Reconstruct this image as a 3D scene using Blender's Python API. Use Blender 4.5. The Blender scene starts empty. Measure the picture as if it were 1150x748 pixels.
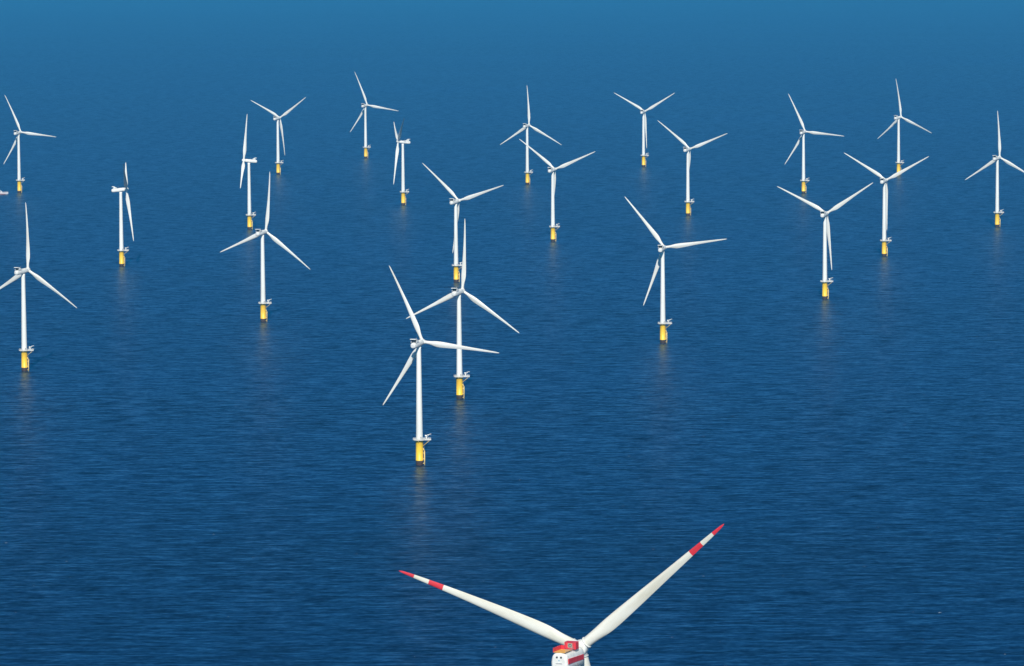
import bpy, bmesh, math, random
from mathutils import Matrix, Vector
random.seed(7)
PI = math.pi
SC = bpy.context.scene
COL = SC.collection

# ------------------------------------------------------------------ materials
def new_mat(name):
    m = bpy.data.materials.new(name); m.use_nodes = True
    nt = m.node_tree; nt.nodes.clear()
    out = nt.nodes.new('ShaderNodeOutputMaterial')
    p = nt.nodes.new('ShaderNodeBsdfPrincipled')
    nt.links.new(p.outputs[0], out.inputs['Surface'])
    return m, nt, p, out

def paint(name, col, rough=0.4, var=0.12, scale=0.25, dirt=None, stretch=(1, 1, 0.25), metallic=0.0, coat=0.0):
    """weathered paint: base colour broken up by streaky noise, slight roughness variation"""
    m, nt, p, out = new_mat(name)
    tc = nt.nodes.new('ShaderNodeTexCoord')
    mp = nt.nodes.new('ShaderNodeMapping'); mp.inputs['Scale'].default_value = stretch
    nt.links.new(tc.outputs['Object'], mp.inputs[0])
    oi = nt.nodes.new('ShaderNodeObjectInfo'); vm = nt.nodes.new('ShaderNodeVectorMath'); vm.operation = 'SCALE'
    vm.inputs[0].default_value = (37, 53, 71); nt.links.new(oi.outputs['Random'], vm.inputs['Scale']); nt.links.new(vm.outputs[0], mp.inputs['Location'])
    n = nt.nodes.new('ShaderNodeTexNoise'); n.inputs['Scale'].default_value = scale
    n.inputs['Detail'].default_value = 6; n.inputs['Roughness'].default_value = 0.62
    nt.links.new(mp.outputs[0], n.inputs['Vector'])
    r = nt.nodes.new('ShaderNodeValToRGB')
    d = dirt or tuple(c * (1 - var) for c in col)
    r.color_ramp.elements[0].position = 0.34; r.color_ramp.elements[0].color = (*d, 1)
    r.color_ramp.elements[1].position = 0.62; r.color_ramp.elements[1].color = (*col, 1)
    nt.links.new(n.outputs['Fac'], r.inputs[0]); nt.links.new(r.outputs[0], p.inputs['Base Color'])
    mr = nt.nodes.new('ShaderNodeMapRange')
    mr.inputs['To Min'].default_value = rough + 0.12; mr.inputs['To Max'].default_value = rough - 0.05
    nt.links.new(n.outputs['Fac'], mr.inputs['Value']); nt.links.new(mr.outputs[0], p.inputs['Roughness'])
    p.inputs['Metallic'].default_value = metallic
    p.inputs['Coat Weight'].default_value = coat
    return m

WHITE = paint('turbine_white_paint', (0.78, 0.78, 0.75), 0.38, dirt=(0.70, 0.69, 0.64), scale=0.12)
BLADE = paint('blade_white_paint', (0.77, 0.77, 0.74), 0.32, dirt=(0.66, 0.63, 0.56), scale=0.35, stretch=(1, 1, 0.12))
BLADEC = paint('blade_cream_white_paint', (0.70, 0.69, 0.62), 0.30, dirt=(0.58, 0.55, 0.45), scale=0.22, stretch=(1, 1, 0.2))
NACEL = paint('nacelle_white_paint', (0.76, 0.76, 0.74), 0.38, dirt=(0.62, 0.61, 0.57), scale=0.6, stretch=(1, 0.4, 1))
RED = paint('signal_red_paint', (0.68, 0.03, 0.045), 0.4, dirt=(0.52, 0.03, 0.035), scale=0.5)
YELLOW = paint('transition_yellow_paint', (0.90, 0.59, 0.02), 0.42, dirt=(0.82, 0.47, 0.03), scale=0.4)
PALEY = paint('worn_pale_yellow_paint', (0.80, 0.60, 0.22), 0.5, dirt=(0.60, 0.42, 0.15), scale=0.7)
GROWTH = paint('marine_growth', (0.06, 0.025, 0.015), 0.75, dirt=(0.012, 0.012, 0.012), scale=1.2)
GALV = paint('galvanised_steel', (0.50, 0.50, 0.50), 0.45, dirt=(0.36, 0.35, 0.34), scale=1.0, metallic=0.25)
DECK = paint('platform_light_grey', (0.62, 0.60, 0.58), 0.6, dirt=(0.44, 0.41, 0.38), scale=0.8)
DARK = paint('radiator_dark_grey', (0.045, 0.05, 0.055), 0.5, dirt=(0.02, 0.022, 0.025), scale=2.0)
ORANGE = paint('hoist_deck_orange', (0.80, 0.46, 0.10), 0.65, dirt=(0.70, 0.30, 0.06), scale=0.9, stretch=(1, 1, 1))
SEAL = paint('grey_green_panel', (0.30, 0.34, 0.28), 0.5, dirt=(0.20, 0.23, 0.20), scale=1.4)
BLUEP = paint('pale_blue_marking', (0.28, 0.48, 0.60), 0.5, scale=1.0)
HULLW = paint('boat_white_gelcoat', (0.56, 0.54, 0.55), 0.35, dirt=(0.48, 0.44, 0.45), scale=0.4, stretch=(1, 1, 1))
HULLR = paint('boat_antifouling_red', (0.30, 0.05, 0.045), 0.5, scale=0.6)
GLASS = paint('boat_dark_window', (0.02, 0.03, 0.04), 0.12, scale=1.0)
FOAM = paint('sea_foam', (0.75, 0.78, 0.80), 0.8, dirt=(0.4, 0.5, 0.56), scale=2.0, stretch=(1, 1, 1))

# ------------------------------------------------------------------ mesh helpers
class MB:
    def __init__(self): self.bm = bmesh.new()
    def _v(self, m, pts): return [self.bm.verts.new(m @ Vector(p)) for p in pts]
    def loft(self, rings, mats=None, cap=True, smooth=True, close=True):
        """rings: lists of points of equal length"""
        vs = [[self.bm.verts.new(p) for p in r] for r in rings]
        n = len(vs[0])
        for i in range(len(vs) - 1):
            for j in range(n if close else n - 1):
                k = (j + 1) % n
                f = self.bm.faces.new((vs[i][j], vs[i][k], vs[i + 1][k], vs[i + 1][j]))
                f.smooth = smooth
                if mats: f.material_index = mats[i]
        if cap:
            f = self.bm.faces.new(list(reversed(vs[0])));
            if mats: f.material_index = mats[0]
            f = self.bm.faces.new(vs[-1])
            if mats: f.material_index = mats[-1]
        return self
    def cyl(self, a, b, r0, r1=None, n=12, cap=True):
        a = Vector(a); b = Vector(b); r1 = r0 if r1 is None else r1
        q = (b - a).to_track_quat('Z', 'Y').to_matrix()
        rings = []
        for c, r in ((a, r0), (b, r1)):
            rings.append([c + q @ Vector((math.cos(2 * PI * j / n) * r, math.sin(2 * PI * j / n) * r, 0)) for j in range(n)])
        return self.loft(rings, cap=cap, smooth=n > 6)
    def lathe(self, prof, n=32, axis='Z', off=(0, 0, 0), cap=True):
        rings = []
        o = Vector(off)
        for r, z in prof:
            ring = []
            for j in range(n):
                c, s = math.cos(2 * PI * j / n) * r, math.sin(2 * PI * j / n) * r
                ring.append(o + (Vector((c, s, z)) if axis == 'Z' else Vector((c, z, -s))))
            rings.append(ring)
        return self.loft(rings, cap=cap)
    def box(self, c, s, rot=None, bevel=0.0):
        m = Matrix.Translation(c) @ (rot or Matrix.Identity(4)) @ Matrix.Diagonal((*s, 1))
        r = bmesh.ops.create_cube(self.bm, size=1.0, matrix=m)
        if bevel:
            es = {e for v in r['verts'] for e in v.link_edges}
            bmesh.ops.bevel(self.bm, geom=list(es), offset=bevel, segments=2, affect='EDGES', profile=0.6)
        return self
    def prism(self, pts, axis, a, b):
        """polygon pts (2D) extruded along axis x or y or z from a to b"""
        def P(p, t):
            if axis == 'x': return Vector((t, p[0], p[1]))
            if axis == 'y': return Vector((p[0], t, p[1]))
            return Vector((p[0], p[1], t))
        v0 = [self.bm.verts.new(P(p, a)) for p in pts]; v1 = [self.bm.verts.new(P(p, b)) for p in pts]
        n = len(pts)
        for j in range(n):
            k = (j + 1) % n; self.bm.faces.new((v0[j], v0[k], v1[k], v1[j]))
        self.bm.faces.new(list(reversed(v0))); self.bm.faces.new(v1)
        return self
    def mesh(self, name, *mats):
        bmesh.ops.recalc_face_normals(self.bm, faces=self.bm.faces)
        me = bpy.data.meshes.new(name); self.bm.to_mesh(me); self.bm.free()
        for m in mats: me.materials.append(m)
        return me

def link(name, me, parent=None, mat=None):
    o = bpy.data.objects.new(name, me); COL.objects.link(o)
    if parent: o.parent = parent
    if mat is not None: o.matrix_local = mat
    return o

# ------------------------------------------------------------------ blades
def interp(tab, s):
    for (a, x), (b, y) in zip(tab, tab[1:]):
        if s <= b:
            i = [q[0] for q in tab].index(a); t = (s - a) / (b - a)
            def slope(j):
                if j <= 0 or j >= len(tab) - 1: return 0.0 if j <= 0 else (tab[-1][1] - tab[-2][1]) / (tab[-1][0] - tab[-2][0])
                d0 = (tab[j][1] - tab[j - 1][1]) / (tab[j][0] - tab[j - 1][0]); d1 = (tab[j + 1][1] - tab[j][1]) / (tab[j + 1][0] - tab[j][0])
                return 0.0 if d0 * d1 <= 0 else 2 * d0 * d1 / (d0 + d1)
            h = b - a; m0 = slope(i) * h; m1 = slope(i + 1) * h
            return (2*t**3 - 3*t*t + 1) * x + (t**3 - 2*t*t + t) * m0 + (3*t*t - 2*t**3) * y + (t**3 - t*t) * m1
    return tab[-1][1]

def blade_mesh(name, L, root_r, root_d, chord, thick, bend, bands=(), paint_=None):
    """span +Z, leading edge -X, upwind +Y.  bands: (from, to) fractions painted red"""
    st = [0, .015, .03, .045, .06, .075, .09, .105, .12, .14, .16, .18, .2, .225, .25, .3, .36, .42, .5, .58, .66, .74, .8, .85, .9, .94, .97, .985, .995, 1.0]
    for a, b in bands: st += [a, b]
    st = sorted(set(st))
    n = 28
    rings = []
    for s in st:
        c = interp(chord, s); tk = interp(thick, s)
        blend = max(0.0, min(1.0, (s - 0.01) / 0.17)); blend = blend * blend * (3 - 2 * blend)
        tw = math.radians(8 * (1 - s) ** 2.2 - 0.5)
        ring = []
        z = root_r + (L - root_r) * s
        yb = bend * (s - s ** 2.2)
        for j in range(n):
            a = 2 * PI * j / n
            # circle
            cx, cy = math.cos(a) * root_d / 2, math.sin(a) * root_d / 2
            # airfoil, LE at -x
            xx = (1 + math.cos(a)) / 2            # 1 at TE (a=0), 0 at LE
            yt = 5 * tk * (0.2969 * math.sqrt(xx) - 0.126 * xx - 0.3516 * xx ** 2 + 0.2843 * xx ** 3 - 0.1036 * xx ** 4)
            camber = -0.04 * 4 * xx * (1 - xx)
            ax = (xx - 0.42) * c
            ay = ((yt if math.sin(a) >= 0 else -yt) + camber) * c
            x = cx * (1 - blend) + ax * blend; y = cy * (1 - blend) + ay * blend
            # twist: leading edge toward +Y
            xr = x * math.cos(tw) + y * math.sin(tw); yr = -x * math.sin(tw) + y * math.cos(tw)
            ring.append(Vector((xr, yr + yb, z)))
        rings.append(ring)
    mats = []
    for a, b in zip(st, st[1:]):
        mid = (a + b) / 2
        mats.append(1 if any(p <= mid <= q for p, q in bands) else 0)
    mb = MB(); mb.loft(rings, mats)
    me = mb.mesh(name, paint_ or BLADE, RED)
    return me

BLADE60 = blade_mesh('blade', 60.0, 1.1, 2.3,
    [(0, 2.4), (.06, 2.9), (.13, 3.9), (.2, 4.3), (.28, 4.0), (.4, 3.2), (.6, 2.2), (.8, 1.5), (.94, 1.0), (.985, .6), (1, .12)],
    [(0, .9), (.1, .5), (.25, .3), (.5, .22), (1, .17)], 3.4)
T8 = 1 / 80.0
BLADE80 = blade_mesh('striped_blade', 80.0, 2.2, 4.2,
    [(0, 4.3), (.05, 4.75), (.1, 5.15), (.15, 5.4), (.2, 5.4), (.3, 5.0), (.4, 4.45), (.55, 3.5), (.7, 2.7), (.8, 2.15), (.88, 1.7), (.95, 1.2), (.985, .75), (1, .15)],
    [(0, .9), (.1, .55), (.25, .32), (.5, .24), (1, .18)], 6.0,
    bands=((0.755, 0.835), (0.917, 1.0)), paint_=BLADEC)

# ------------------------------------------------------------------ turbine parts (shared meshes)
def ring_rail(mb, loop, z, h, post_r=0.05, gap=1.4, closed=True):
    """handrail on a polyline of 2D points"""
    m = len(loop)
    for i in range(m if closed else m - 1):
        a = Vector((*loop[i], 0)); b = Vector((*loop[(i + 1) % m], 0)); d = (b - a).length
        k = max(1, round(d / gap))
        for q in range(k):
            p = a.lerp(b, q / k)
            mb.cyl((p.x, p.y, z), (p.x, p.y, z + h), post_r, n=6)
        for hh in (0.5, 1.0):
            mb.cyl((a.x, a.y, z + h * hh), (b.x, b.y, z + h * hh), post_r, n=6)

def platform_loop(r, w, xe, n=20):
    pts = []
    a0 = math.asin(w / r)
    for j in range(n + 1):
        a = a0 + (2 * PI - 2 * a0) * j / n
        pts.append((r * math.cos(a), r * math.sin(a)))
    pts += [(xe, -w), (xe, w)]
    return pts

def make_meshes(k, zdeck, rb, rt, ztop, rtp):
    M = {}
    mb = MB(); mb.lathe([(rtp + .03, 3.2), (rtp + .12, 3.25), (rtp + .12, 3.6), (rtp, 3.7), (rtp, zdeck - 1.2), (rtp + .15, zdeck - 1.0), (rtp + .15, zdeck - .55), (rb + .1, zdeck - .5), (rb + .1, zdeck - .02)], 36)
    M['transition_piece'] = mb.mesh('transition_piece', YELLOW)
    mb = MB(); mb.lathe([(rtp - .05, -14.0), (rtp - .02, 0), (rtp, 1.6), (rtp + .01, 3.19)], 36)
    M['monopile'] = mb.mesh('monopile', GROWTH)
    # boat landing: two bumper tubes, stubs and ladder cage, on the +x side
    mb = MB(); x = rtp + .95 * k
    for y in (-.95 * k, .95 * k):
        mb.cyl((x, y, -1.5), (x, y, 10.2 * k), .36 * k, n=12)
        mb.cyl((x, y, 10.2 * k), (rtp - .1, y * .8, 12.0 * k), .3 * k, n=10)
        for z in (1.2, 4.4, 8.6): mb.cyl((rtp - .2, y * .8, z * k), (x, y, z * k), .26 * k, n=8)
    for z in (3.0, 6.0, 9.0): mb.cyl((x, -.95 * k, z * k), (x, .95 * k, z * k), .16 * k, n=8)
    M['boat_landing'] = mb.mesh('boat_landing', PALEY)
    mb = MB()
    for y in (-.3, .3): mb.cyl((rtp + .6 * k, y, .5), (rtp + .6 * k, y, zdeck - .3), .07, n=6)
    zz = 1.0
    while zz < zdeck - .6:
        mb.cyl((rtp + .6 * k, -.3, zz), (rtp + .6 * k, .3, zz), .04, n=5); zz += .45
    M['ladder'] = mb.mesh('ladder', GALV)
    mb = MB()
    lp = platform_loop(4.7 * k, 2.6 * k, 8.4 * k)
    mb.prism(lp, 'z', zdeck - .02, zdeck + .38)
    M['platform'] = mb.mesh('platform', DECK)
    M['platform_brace'] = []
    for s in (-1, 1):
        mb = MB(); mb.cyl((rtp - .1, s * 1.6 * k, zdeck - 4.2 * k), (7.4 * k, s * 2.0 * k, zdeck - .1), .15 * k, n=8)
        M['platform_brace'].append(mb.mesh('platform_brace', PALEY))
    for a in (100, 180, 260):
        c, s_ = math.cos(math.radians(a)), math.sin(math.radians(a))
        mb = MB(); mb.cyl((c * (rtp - .1), s_ * (rtp - .1), zdeck - 2.2), (c * 4.4 * k, s_ * 4.4 * k, zdeck - .1), .13 * k, n=8)
        M['platform_brace'].append(mb.mesh('platform_brace', PALEY))
    mb = MB(); lp2 = [(px * .985, py * .985) for px, py in lp]
    ring_rail(mb, lp2, zdeck + .38, 1.15, .06)
    # solid toe board
    for i in range(len(lp2)):
        a = lp2[i]; b = lp2[(i + 1) % len(lp2)]
        mb.cyl((a[0], a[1], zdeck + .5), (b[0], b[1], zdeck + .5), .12, n=4)
    M['railing'] = mb.mesh('railing', WHITE)
    mb = MB(); cx = 4.9 * k; cz = zdeck + .38
    mb.cyl((cx, .6, cz), (cx, .6, cz + 2.3), .42, .36, n=14)
    mb.lathe([(.62, cz + 2.3), (.62, cz + 2.8), (.3, cz + 3.0)], 14, off=(cx, .6, 0))
    mb.box((cx - .5, .6, cz + 2.75), (.9, .9, .8), bevel=.08)
    mb.cyl((cx + .1, .6, cz + 2.8), (cx + 3.5, .3, cz + 4.0), .30, .16, n=8)
    mb.cyl((cx + .3, .6, cz + 1.6), (cx + 1.9, .45, cz + 3.2), .12, n=6)
    mb.cyl((cx + 3.4, .3, cz + 3.9), (cx + 3.4, .3, cz + 2.9), .05, n=5)
    M['davit_crane'] = mb.mesh('davit_crane', WHITE)
    mb = MB(); mb.box((1.9 * k + 4.2, -1.5 * k, zdeck + .38 + .6), (1.3, .8, 1.2), bevel=.05)
    M['cabinet'] = mb.mesh('cabinet', GALV)
    # tower with flange seams
    prof = []
    N = 40; z0 = zdeck - .02
    seams = (.30, .64)
    for i in range(N + 1):
        t = i / N; r = rb + (rt - rb) * t; z = z0 + (ztop - z0) * t
        prof.append((r, z))
    mb = MB(); mb.lathe(prof, 40)
    for s in seams:
        r = rb + (rt - rb) * s; z = z0 + (ztop - z0) * s
        mb.lathe([(r + .004, z - .14), (r + .05, z - .12), (r + .05, z + .12), (r + .004, z + .14)], 40, cap=False)
    M['tower'] = mb.mesh('tower', WHITE)
    mb = MB(); a = math.radians(-62)
    R = Matrix.Rotation(a, 4, 'Z')
    mb.box(R @ Vector((rb - .02, 0, zdeck + 1.55)), (.24, 1.0, 2.1), rot=R, bevel=.05)
    M['door'] = mb.mesh('door', GALV)
    return M

M4 = make_meshes(1.0, 18.1, 2.45, 1.62, 85.45, 2.68)
M8 = make_meshes(1.2, 20.0, 3.3, 2.35, 103.4, 3.6)

def superloop(w, h, e, n=28, zc=0.0, y=0.0, top=1.0):
    pts = []
    for j in range(n):
        a = 2 * PI * j / n; c, s = math.cos(a), math.sin(a)
        x = math.copysign(abs(c) ** (2 / e), c) * w; z = math.copysign(abs(s) ** (2 / e), s) * h
        if z > 0: x *= 1 - (1 - top) * (z / h)
        pts.append(Vector((x, y, z + zc)))
    return pts

# small nacelle: rounded canopy along Y (rear at -Y), rotor overhang at +6.57
def nacelle_small():
    M = {}
    mb = MB()
    sec = [(-10.55, .9, .9), (-10.4, 1.45, 1.45), (-9.9, 1.85, 1.85), (-8.8, 2.08, 2.1), (-6, 2.15, 2.2), (0, 2.15, 2.2), (3.2, 2.12, 2.15), (4.3, 1.95, 2.0), (4.75, 1.7, 1.75)]
    mb.loft([superloop(w, h, 2.6, zc=.05, y=y) for y, w, h in sec])
    M['nacelle'] = mb.mesh('nacelle', NACEL)
    # raised cooler at the rear: side cheeks and slanted top, dark radiator between them
    mb = MB()
    cheek = [(-3.2, 2.0), (-7.0, 4.7), (-9.5, 5.0), (-9.7, 4.55), (-7.6, 4.05), (-8.6, 2.0)]
    for x in (-2.15, 1.95):
        mb.prism(cheek, 'x', x, x + .2)
    top = [(-3.2, 2.06), (-7.0, 4.73), (-9.45, 5.06), (-9.62, 4.62), (-7.1, 4.3), (-3.9, 2.06)]
    mb.prism(top, 'x', -1.948, 1.948)
    M['cooler_housing'] = mb.mesh('cooler_housing', NACEL)
    mb = MB(); mb.prism([(-4.9, 2.1), (-7.3, 3.95), (-7.55, 3.8), (-7.9, 2.1)], 'x', -1.94, 1.94)
    M['radiator'] = mb.mesh('radiator', DARK)
    mb = MB()
    mb.cyl((-.9, -2.0, 2.0), (-.9, -2.0, 4.2), .06, n=6)
    mb.cyl((-1.3, -2.0, 4.0), (-.5, -2.0, 4.0), .05, n=5); mb.lathe([(.02, 4.15), (.22, 4.2), (.22, 4.45), (.02, 4.5)], 10, off=(-.9, -2.0, 0))
    M['wind_sensor'] = mb.mesh('wind_sensor', GALV)
    return M
N4 = nacelle_small()
mb = MB(); mb.lathe([(1.75, 4.8), (1.95, 5.1), (2.0, 6.0), (1.95, 7.0), (1.75, 7.8), (1.35, 8.5), (.8, 8.95), (.2, 9.1)], 32, axis='Y')
for k in range(3):
    R = Matrix.Rotation(k * 2 * PI / 3, 4, 'Y')
    a = R @ Vector((0, 6.573, 0)); b = R @ Vector((0, 6.573, 2.25)); mb.cyl(a, b, 1.32, n=24)
HUB4 = mb.mesh('hub', NACEL)

# large nacelle with helicopter hoist deck
def nacelle_large():
    M = {}
    mb = MB(); zc = -1.75
    sec = [(-15.5, 2.4, 2.7), (-15.35, 3.0, 3.3), (-14.9, 3.35, 3.6), (-13.8, 3.5, 3.72), (-8, 3.6, 3.8), (0, 3.6, 3.9), (2.6, 3.3, 3.7), (3.6, 2.9, 3.2), (4.0, 2.6, 2.9)]
    mb.loft([superloop(w, h, 3.4, n=40, zc=zc, y=y, top=.86) for y, w, h in sec])
    M['nacelle'] = mb.mesh('nacelle', NACEL)
    # painted red stripe panel standing proud on each flank
    M['side_stripe'] = []
    for s in (1,):
        mb = MB(); mb.prism([(-14.6, -2.3), (-14.5, -.3), (1.0, -.7), (1.2, -2.7)], 'x', s * 3.3, s * 3.66)
        M['side_stripe'].append(mb.mesh('side_stripe', RED))
    mb = MB(); mb.box((.0, -11.3, 2.10), (4.7, 7.4, .16))
    M['hoist_deck'] = mb.mesh('hoist_deck', ORANGE)
    M['panel_joint'] = []
    for y in (-13.7, -8.6, -3.4, 1.2):
        mb = MB(); w_, h_ = (3.5, 3.72) if y < -13 else ((3.6, 3.8) if y < -8 else ((3.6, 3.85) if y < 0 else (3.45, 3.8)))
        mb.loft([superloop(w_ + .03, h_ + .03, 3.4, n=40, zc=zc, y=y - .05, top=.86), superloop(w_ + .03, h_ + .03, 3.4, n=40, zc=zc, y=y + .05, top=.86)])
        M['panel_joint'].append(mb.mesh('panel_joint', GALV))
    mb = MB(); mb.box((3.58, -5.2, -3.7), (.12, 1.5, 1.1), bevel=.04)
    M['side_hatch'] = mb.mesh('side_hatch', GALV)
    mb = MB()
    mb.box((-2.5, -11.2, 2.85), (.14, 8.0, 1.75), bevel=.03)
    mb.box((-1.85, -7.1, 2.85), (1.3, .12, 1.6), bevel=.03)
    for y in (-15.1, -13, -10.8, -8.6, -7.2): mb.cyl((-2.5, y, 2.0), (-2.5, y, 3.85), .09, n=6)
    M['red_railing'] = mb.mesh('red_railing', RED)
    mb = MB()
    ring_rail(mb, [(2.65, -15.1), (2.65, -6.2)], 2.1, 1.1, .05, 1.6, closed=False)
    M['wire_railing'] = mb.mesh('wire_railing', GALV)
    mb = MB(); mb.box((1.1, -5.2, 3.55), (4.7, 3.2, 2.9), bevel=.12)
    M['cooler_box'] = mb.mesh('cooler_box', RED)
    mb = MB()
    mb.box((1.1, -6.83, 3.65), (1.9, .06, 1.7), bevel=.02)
    M['box_panel'] = mb.mesh('box_panel', SEAL)
    mb = MB()
    mb.lathe([(.62, 0), (.62, .05), (.46, .06), (.45, 0)], 24, axis='Y', off=(1.1, -6.92, 3.65), cap=False)
    for x in (-.85, 2.35): mb.box((x, -6.82, 3.6), (.10, .05, 2.4))
    for z in (2.35, 4.85): mb.box((1.1, -6.815, z), (4.2, .05, .09))
    M['box_trim'] = mb.mesh('box_trim', DARK)
    M['vent'] = []
    for x in (-.85, .85):
        mb = MB(); mb.lathe([(.4, 0), (.4, .12), (.34, .14)], 18, axis='Y', off=(x, -15.6, .25))
        M['vent'].append(mb.mesh('vent', DARK))
    mb = MB(); mb.prism([(-.4, -.75), (.4, -.75), (0, -1.35)], 'y', -15.56, -15.49)
    M['marking'] = mb.mesh('marking', BLUEP)
    mb = MB(); mb.box((0, -15.56, -2.1), (2.6, .12, .3))
    M['slot'] = mb.mesh('slot', GALV)
    mb = MB()
    for x in (-1.6, -.4):
        mb.cyl((x, -2.5, 2.1), (x, -2.5, 4.3), .07, n=6)
    mb.box((-1.0, -2.5, 4.0), (1.8, .08, .08))
    M['wind_sensor'] = mb.mesh('wind_sensor', GALV)
    return M
N8 = nacelle_large()
mb = MB(); mb.lathe([(2.5, 4.05), (2.95, 4.3), (3.1, 5.6), (3.1, 7.6), (2.9, 8.8), (2.2, 10.0), (1.2, 10.8), (.2, 11.0)], 36, axis='Y')
for k in range(3):
    R = Matrix.Rotation(k * 2 * PI / 3, 4, 'Y')
    mb.cyl(R @ Vector((0, 7, 0)), R @ Vector((0, 7, 3.75)), 2.15, n=28)
    mb.cyl(R @ Vector((0, 7, 3.35)), R @ Vector((0, 7, 3.62)), 2.4, n=28)
HUB8 = mb.mesh('hub', NACEL)

# ------------------------------------------------------------------ a turbine
TILT = math.radians(6)
def make_turbine(x, y, psi, phi, H, M, N, hub_me, blade_me, over, cone, pitch, label, tilt_nacelle=True, big=False):
    t = bpy.data.objects.new('wind_turbine', None); COL.objects.link(t)
    t.empty_display_size = 5
    t.location = (x, y, 0)
    t['label'] = label; t['category'] = 'wind turbine'
    t['group'] = 'wind turbines standing in the sea'
    pile = link('monopile', M['monopile'], t)
    tp = link('transition_piece', M['transition_piece'], t)
    link('boat_landing', M['boat_landing'], tp); link('ladder', M['ladder'], tp)
    pf = link('platform', M['platform'], t)
    link('railing', M['railing'], pf); link('davit_crane', M['davit_crane'], pf)
    [link('platform_brace', q, pf) for q in M['platform_brace']]; link('cabinet', M['cabinet'], pf)
    tw = link('tower', M['tower'], t); link('door', M['door'], tw)
    yaw = Matrix.Translation((0, 0, H)) @ Matrix.Rotation(-psi, 4, 'Z')
    rot = yaw @ Matrix.Rotation(TILT, 4, 'X')
    nac = link('nacelle', N['nacelle'], t, rot if not big else yaw)
    for k, me in N.items():
        if k != 'nacelle':
            for q in (me if isinstance(me, list) else [me]): link(k, q, nac)
    hub = link('hub', hub_me, t, rot @ Matrix.Translation((0, over, 0)) @ Matrix.Rotation(phi, 4, 'Y') @ Matrix.Translation((0, -over, 0)))
    for k in range(3):
        m = rot @ Matrix.Translation((0, over, 0)) @ Matrix.Rotation(phi + k * 2 * PI / 3, 4, 'Y') @ Matrix.Rotation(-cone, 4, 'X') @ Matrix.Rotation(-pitch, 4, 'Z')
        link('blade', blade_me, t, m)
    return t

R_ = math.radians
TURB = [
 (-719.28, 6672.43, 26.52, -24.04, 'white turbine at the upper left edge with a small boat beside its yellow base'),
 (-363.75, 7127.84, 29.97, 56.47, 'far white turbine at upper left with Y-raised blades, behind a side-on one'),
 (-242.25, 7612.38, 28.57, -21.09, 'farthest white turbine, highest base in the picture, just left of a side-on one'),
 (-335.25, 5837.63, -93.4, -4.0, 'side-on white turbine with one blade straight up and nacelle pointing right'),
 (-149.87, 6326.56, -98.9, 65.0, 'side-on white turbine with short raised blade, beside the farthest turbine'),
 (24.23, 6811.8, 27.22, -0.78, 'far white turbine at top centre, its tower crossed by the blade of another'),
 (211.69, 7292.6, 21.28, 59.6, 'small far white turbine with evenly spread Y blades, right of the top centre'),
 (234.91, 6065.97, 28.03, -51.38, 'white turbine just below and right of the small far evenly Y-shaped one'),
 (419.76, 6552.1, 26.35, -24.4, 'far white turbine at upper right with one blade pointing level to the right'),
 (596.6, 7028.18, 40.05, -6.41, 'far white turbine whose base is partly hidden by the blade before it'),
 (618.31, 5803.52, 32.15, -0.96, 'white turbine at the right edge with its right blade cut off'),
 (-445.8, 5208.31, 86.6, -62.0, 'side-on white turbine with nacelle pointing left and one long lowered blade'),
 (50.78, 5577.84, 26.3, -52.44, 'white turbine right of centre whose raised left blade crosses the tower behind it'),
 (-60.33, 4949.58, 30.29, -47.8, 'white turbine at centre whose yellow base stands right above the nacelle of a nearer one'),
 (433.43, 5300.46, 23.1, -58.57, 'white turbine at right whose right blade crosses the base of the one behind it'),
 (323.06, 4698.36, 21.04, 56.95, 'nearest white turbine on the right side, Y-shaped with lowered blade beside its tower'),
 (-243.96, 4465.49, 28.23, 7.83, 'large white turbine left of centre with one blade straight up, below a side-on one'),
 (-426.7, 3978.98, 33.15, 2.44, 'large white turbine at the left edge with its left blade cut off'),
 (139.71, 4213.0, 16.36, -38.23, 'large white turbine standing alone right of centre with blades up left, right and down'),
 (-43.24, 3725.22, 25.59, 4.77, 'second nearest yellow-based white turbine, its left blade tip crossed by the nearest one'),
 (-67.0, 3266.02, 24.31, -23.84, 'nearest of the all-white-bladed turbines, standing front centre with full yellow base in view'),
]
CONE = math.atan(1.3 / 60)
for i, (x, y, ps, ph, lab) in enumerate(TURB):
    feathered = abs(ps) > 70
    make_turbine(x, y, R_(ps), R_(ph), 87.82, M4, N4, HUB4, BLADE60, 6.573, CONE,
                 R_(78) if feathered else R_(random.uniform(-1, 2)), lab)
make_turbine(23.2, 1742.0, R_(22.5), R_(-70.45), 107.7, M8, N8, HUB8, BLADE80, 7.0, 0.0, R_(0.0),
             'closest turbine with red striped blade tips and red box on its nacelle', big=True)

# ------------------------------------------------------------------ crew boat at the left edge
boat = bpy.data.objects.new('crew_boat', None); COL.objects.link(boat)
boat.location = (-745, 6640, 0); boat.rotation_euler = (0, 0, R_(3))
boat['label'] = 'small white crew boat with red bottom at the left picture edge near a turbine base'
boat['category'] = 'boat'
mb = MB()                       # twin hulls joined by a bridge deck, bow at +x
for s in (-1, 1):
    rings = []
    for x, w, zt, zb in ((-12, 1.3, 2.3, -.4), (-6, 1.5, 2.3, -.9), (0, 1.5, 2.4, -1.0), (6, 1.4, 2.7, -.9), (9.5, 1.0, 3.0, -.5), (12, .35, 3.3, .4), (12.8, .05, 3.4, 1.6)):
        c = s * 2.9
        rings.append([Vector((x, c - w, zt)), Vector((x, c - w * .9, .6)), Vector((x, c, zb)), Vector((x, c + w * .9, .6)), Vector((x, c + w, zt))])
    mb.loft(rings, smooth=False)
mb.box((-.6, 0, 2.0), (22.4, 5.0, .7))
link('hull', mb.mesh('hull', HULLW), boat)
mb = MB()
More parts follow.
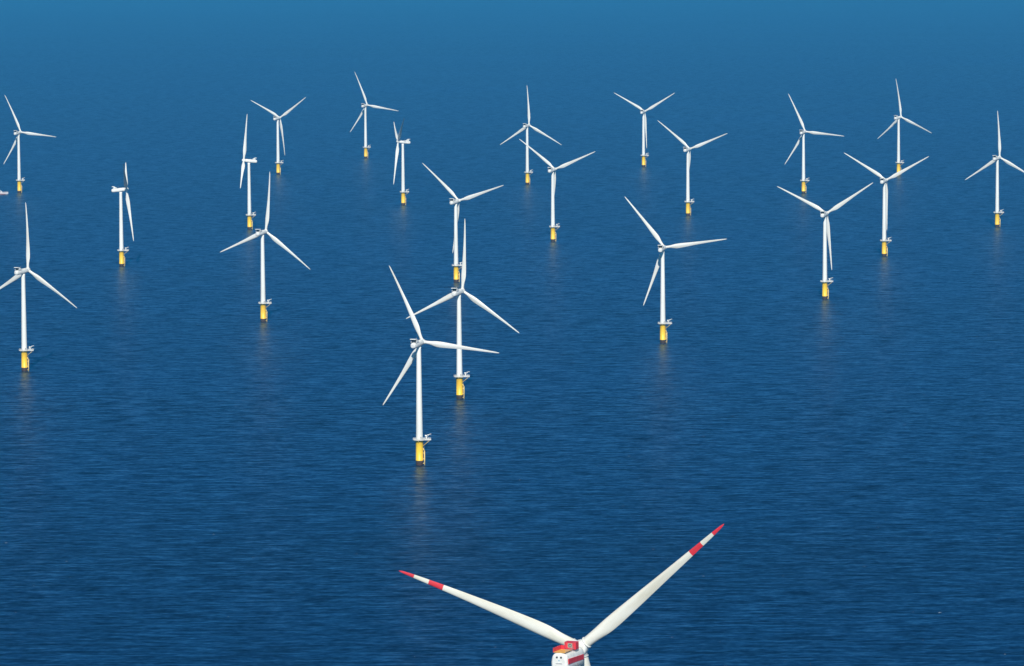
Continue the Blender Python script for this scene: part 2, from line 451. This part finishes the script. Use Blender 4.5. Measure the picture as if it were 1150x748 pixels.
for s in (-1, 1):
    for q in (-1, 1): mb.prism([(-11.9, .15), (-11.9, .75), (9.0, .85), (8.6, .15)], 'y', s * 2.9 + q * 1.37 - .04, s * 2.9 + q * 1.37 + .04)
link('hull_stripe', mb.mesh('hull_stripe', HULLR), boat)
mb = MB(); mb.prism([(-7, 2.36), (-7, 5.0), (3.2, 5.0), (5.4, 2.66)], 'y', -3.2, 3.2)
mb.prism([(-5.2, 5.0), (-5.0, 7.3), (.6, 7.3), (2.0, 5.0)], 'y', -2.3, 2.3)
cab = link('cabin', mb.mesh('cabin', HULLW), boat)
mb = MB()
for s in (-1, 1):
    mb.box((-2.0, s * 3.21, 4.0), (8.0, .06, .8)); mb.box((-2.0, s * 2.31, 6.3), (5.0, .06, .9))
mb.prism([(1.22, 6.35), (.8, 7.05), (.86, 7.07), (1.3, 6.37)], 'y', -2.0, 2.0)
link('window', mb.mesh('window', GLASS), cab)
mb = MB(); mb.cyl((-3, 0, 7.3), (-3.4, 0, 11.0), .16, .08, n=8); mb.box((-3.1, 0, 9.0), (.3, 2.6, .16)); mb.lathe([(.1, 9.4), (.7, 9.5), (.7, 9.8), (.1, 9.9)], 12, off=(-2.8, 0, 0))
link('mast', mb.mesh('mast', HULLW), boat)
mb = MB(); ring_rail(mb, [(5.8, 3.9), (11.6, 3.2), (11.6, -3.2), (5.8, -3.9)], 2.6, 1.2, .05, 1.5, closed=False)
link('railing', mb.mesh('railing', GALV), boat)

# ------------------------------------------------------------------ sea
def sea():
    m, nt, p, out = new_mat('sea_water')
    L = nt.links.new
    tc = nt.nodes.new('ShaderNodeTexCoord')
    def noise(scale, rot, detail, rough=0.55, off=(0, 0, 0)):
        mp = nt.nodes.new('ShaderNodeMapping')
        mp.inputs['Scale'].default_value = scale; mp.inputs['Rotation'].default_value = (0, 0, rot); mp.inputs['Location'].default_value = off
        L(tc.outputs['Object'], mp.inputs[0])
        n = nt.nodes.new('ShaderNodeTexNoise'); n.inputs['Scale'].default_value = 1
        n.inputs['Detail'].default_value = detail; n.inputs['Roughness'].default_value = rough
        L(mp.outputs[0], n.inputs['Vector']); return n.outputs['Fac']
    def math_(op, a, b=None, c=None):
        n = nt.nodes.new('ShaderNodeMath'); n.operation = op
        for i, v in enumerate((a, b, c)):
            if v is None: continue
            if isinstance(v, (int, float)): n.inputs[i].default_value = v
            else: L(v, n.inputs[i])
        return n.outputs[0]
    w1 = noise((1 / 21, 1 / 6.2, 1), 0.06, 4, .6)                  # wind waves, long crests across the view
    w2 = noise((1 / 48, 1 / 15, 1), -0.05, 3, .55, (31, 7, 3))    # longer swell
    w3 = noise((1 / 5, 1 / 3, 1), 0.3, 3, .6, (11, 47, 5))      # chop
    wx = noise((1 / 12, 1 / 9, 1), 0.6, 4, .6, (91, 17, 8))
    gust = noise((1 / 900, 1 / 420, 1), 0.2, 5, .6, (5, 5, 1))    # cat's paws / slicks
    band = noise((1 / 2600, 1 / 500, 1), 0.05, 4, .6, (2, 9, 4))
    amp = math_('MULTIPLY_ADD', gust, 0.9, 0.6)
    sy = math_('ADD', math_('MULTIPLY', math_('SUBTRACT', w1, .5), SLOPE[0]), math_('MULTIPLY', math_('SUBTRACT', w2, .5), SLOPE[1]))
    sy = math_('ADD', sy, math_('MULTIPLY', math_('SUBTRACT', w3, .5), SLOPE[2]))
    sy = math_('MULTIPLY', sy, amp)
    sx = math_('MULTIPLY', math_('MULTIPLY', math_('SUBTRACT', wx, .5), SLOPE[3]), amp)
    cmb = nt.nodes.new('ShaderNodeCombineXYZ'); L(sx, cmb.inputs[0]); L(sy, cmb.inputs[1]); cmb.inputs[2].default_value = 1
    nr = nt.nodes.new('ShaderNodeVectorMath'); nr.operation = 'NORMALIZE'; L(cmb.outputs[0], nr.inputs[0])
    # body colour of the water: dark to brighter blue by wave and patch noise
    ramp = nt.nodes.new('ShaderNodeValToRGB')
    e = ramp.color_ramp.elements
    e[0].position = .30; e[0].color = (*WATER[0], 1); e[1].position = .70; e[1].color = (*WATER[1], 1)
    f = math_('ADD', math_('MULTIPLY', w1, .62), math_('MULTIPLY', w2, .38))
    f = math_('MULTIPLY_ADD', math_('SUBTRACT', f, .5), 2.0, math_('ADD', math_('MULTIPLY', gust, .35), math_('MULTIPLY', band, .55)))
    f = math_('ADD', f, .05)
    L(f, ramp.inputs[0])
    # sparse whitecaps
    cap = noise((1 / 5, 1 / 4, 1), 0.3, 3, .5, (3, 71, 2))
    capm = nt.nodes.new('ShaderNodeMapRange'); capm.inputs['From Min'].default_value = .755; capm.inputs['From Max'].default_value = .78
    L(cap, capm.inputs['Value'])
    mix = nt.nodes.new('ShaderNodeMix'); mix.data_type = 'RGBA'
    L(capm.outputs[0], mix.inputs['Factor']); L(ramp.outputs[0], mix.inputs['A']); mix.inputs['B'].default_value = (.6, .65, .68, 1)
    nt.nodes.remove(p)
    dif = nt.nodes.new('ShaderNodeBsdfDiffuse'); L(mix.outputs['Result'], dif.inputs['Color']); L(nr.outputs[0], dif.inputs['Normal'])
    glo = nt.nodes.new('ShaderNodeBsdfGlossy'); glo.inputs['Roughness'].default_value = SEA_ROUGH; glo.inputs['Color'].default_value = (*SEA_TINT, 1)
    L(nr.outputs[0], glo.inputs['Normal'])
    fr = nt.nodes.new('ShaderNodeFresnel'); fr.inputs['IOR'].default_value = 1.33; L(nr.outputs[0], fr.inputs['Normal'])
    ms = nt.nodes.new('ShaderNodeMixShader'); L(math_('MULTIPLY', fr.outputs[0], SEA_SPEC), ms.inputs[0])
    L(dif.outputs[0], ms.inputs[1]); L(glo.outputs[0], ms.inputs[2]); L(ms.outputs[0], out.inputs['Surface'])
    mb = MB(); n = 96; R = 42000
    mb.bm.faces.new([mb.bm.verts.new((R * math.cos(2 * PI * j / n), R * math.sin(2 * PI * j / n), 0)) for j in range(n)])
    o = link('sea', mb.mesh('sea', m)); o['kind'] = 'structure'
    return o
SLOPE = (0.48, 0.14, 0.36, 0.65)
WATER = ((0.0, 0.003, 0.020), (0.0, 0.016, 0.068))
SEA_ROUGH = 0.30
SEA_SPEC = 0.49
SEA_TINT = (0.58, 0.76, 0.96)
sea()

# ------------------------------------------------------------------ haze: closed box of thin air round camera, sea and turbines
HAZE_D = 2.65e-5; HAZE_C = (0.065, 0.525, 0.91)
mh = bpy.data.materials.new('haze_air'); mh.use_nodes = True; nt = mh.node_tree; nt.nodes.clear()
out = nt.nodes.new('ShaderNodeOutputMaterial'); pv = nt.nodes.new('ShaderNodeVolumePrincipled')
pv.inputs['Color'].default_value = (*HAZE_C, 1); pv.inputs['Density'].default_value = HAZE_D; pv.inputs['Anisotropy'].default_value = 0.0
nt.links.new(pv.outputs[0], out.inputs['Volume'])
mb = MB(); mb.box((0, 0, 210), (86000, 86000, 452))
hz = link('haze', mb.mesh('haze', mh)); hz['kind'] = 'stuff'; hz['label'] = 'thin blue sea haze'

# ------------------------------------------------------------------ light, sky, camera
EL, AZ = R_(36), R_(181)          # azimuth clockwise from +Y: sun behind the camera, a little to the right
sd = Vector((math.sin(AZ) * math.cos(EL), math.cos(AZ) * math.cos(EL), math.sin(EL)))
sl = bpy.data.lights.new('sun', 'SUN'); sl.energy = 5.0; sl.angle = R_(.53); sl.color = (1.0, .965, .86)
so = bpy.data.objects.new('sun', sl); COL.objects.link(so); so.rotation_euler = (-sd).to_track_quat('-Z', 'Y').to_euler(); so.location = (0, 0, 500)
w = bpy.data.worlds.new('World'); SC.world = w; w.use_nodes = True
nt = w.node_tree; bg = nt.nodes.get('Background') or nt.nodes.new('ShaderNodeBackground')
sky = nt.nodes.new('ShaderNodeTexSky'); sky.sky_type = 'NISHITA'; sky.sun_disc = False
sky.sun_elevation = EL; sky.sun_rotation = AZ; sky.altitude = 50; sky.air_density = 0.5; sky.dust_density = 0.0; sky.ozone_density = 10.0
tint = nt.nodes.new('ShaderNodeMix'); tint.data_type = 'RGBA'; tint.blend_type = 'MULTIPLY'; tint.inputs['Factor'].default_value = 1
tint.inputs['B'].default_value = (0.17, 1.07, 1.0, 1)     # deep clear summer blue
nt.links.new(sky.outputs[0], tint.inputs['A']); nt.links.new(tint.outputs['Result'], bg.inputs[0]); bg.inputs[1].default_value = 0.088

cam = bpy.data.cameras.new('camera'); co = bpy.data.objects.new('camera', cam); COL.objects.link(co)
cam.sensor_width = 36; cam.lens = 5129.986 / 1150 * 36; cam.clip_start = 1; cam.clip_end = 200000
co.matrix_world = Matrix.Translation((0, 0, 387.076)) @ Matrix.Rotation(PI / 2 - 0.0891988, 4, 'X') @ Matrix.Rotation(-0.00553, 4, 'Z')
SC.camera = co
SC.view_settings.view_transform = 'Standard'; SC.view_settings.look = 'None'
SC.view_settings.exposure = 0.15; SC.view_settings.gamma = 1
SC.view_settings.use_curve_mapping = False
SC.cycles.volume_bounces = 1
SC.cycles.use_denoising = True
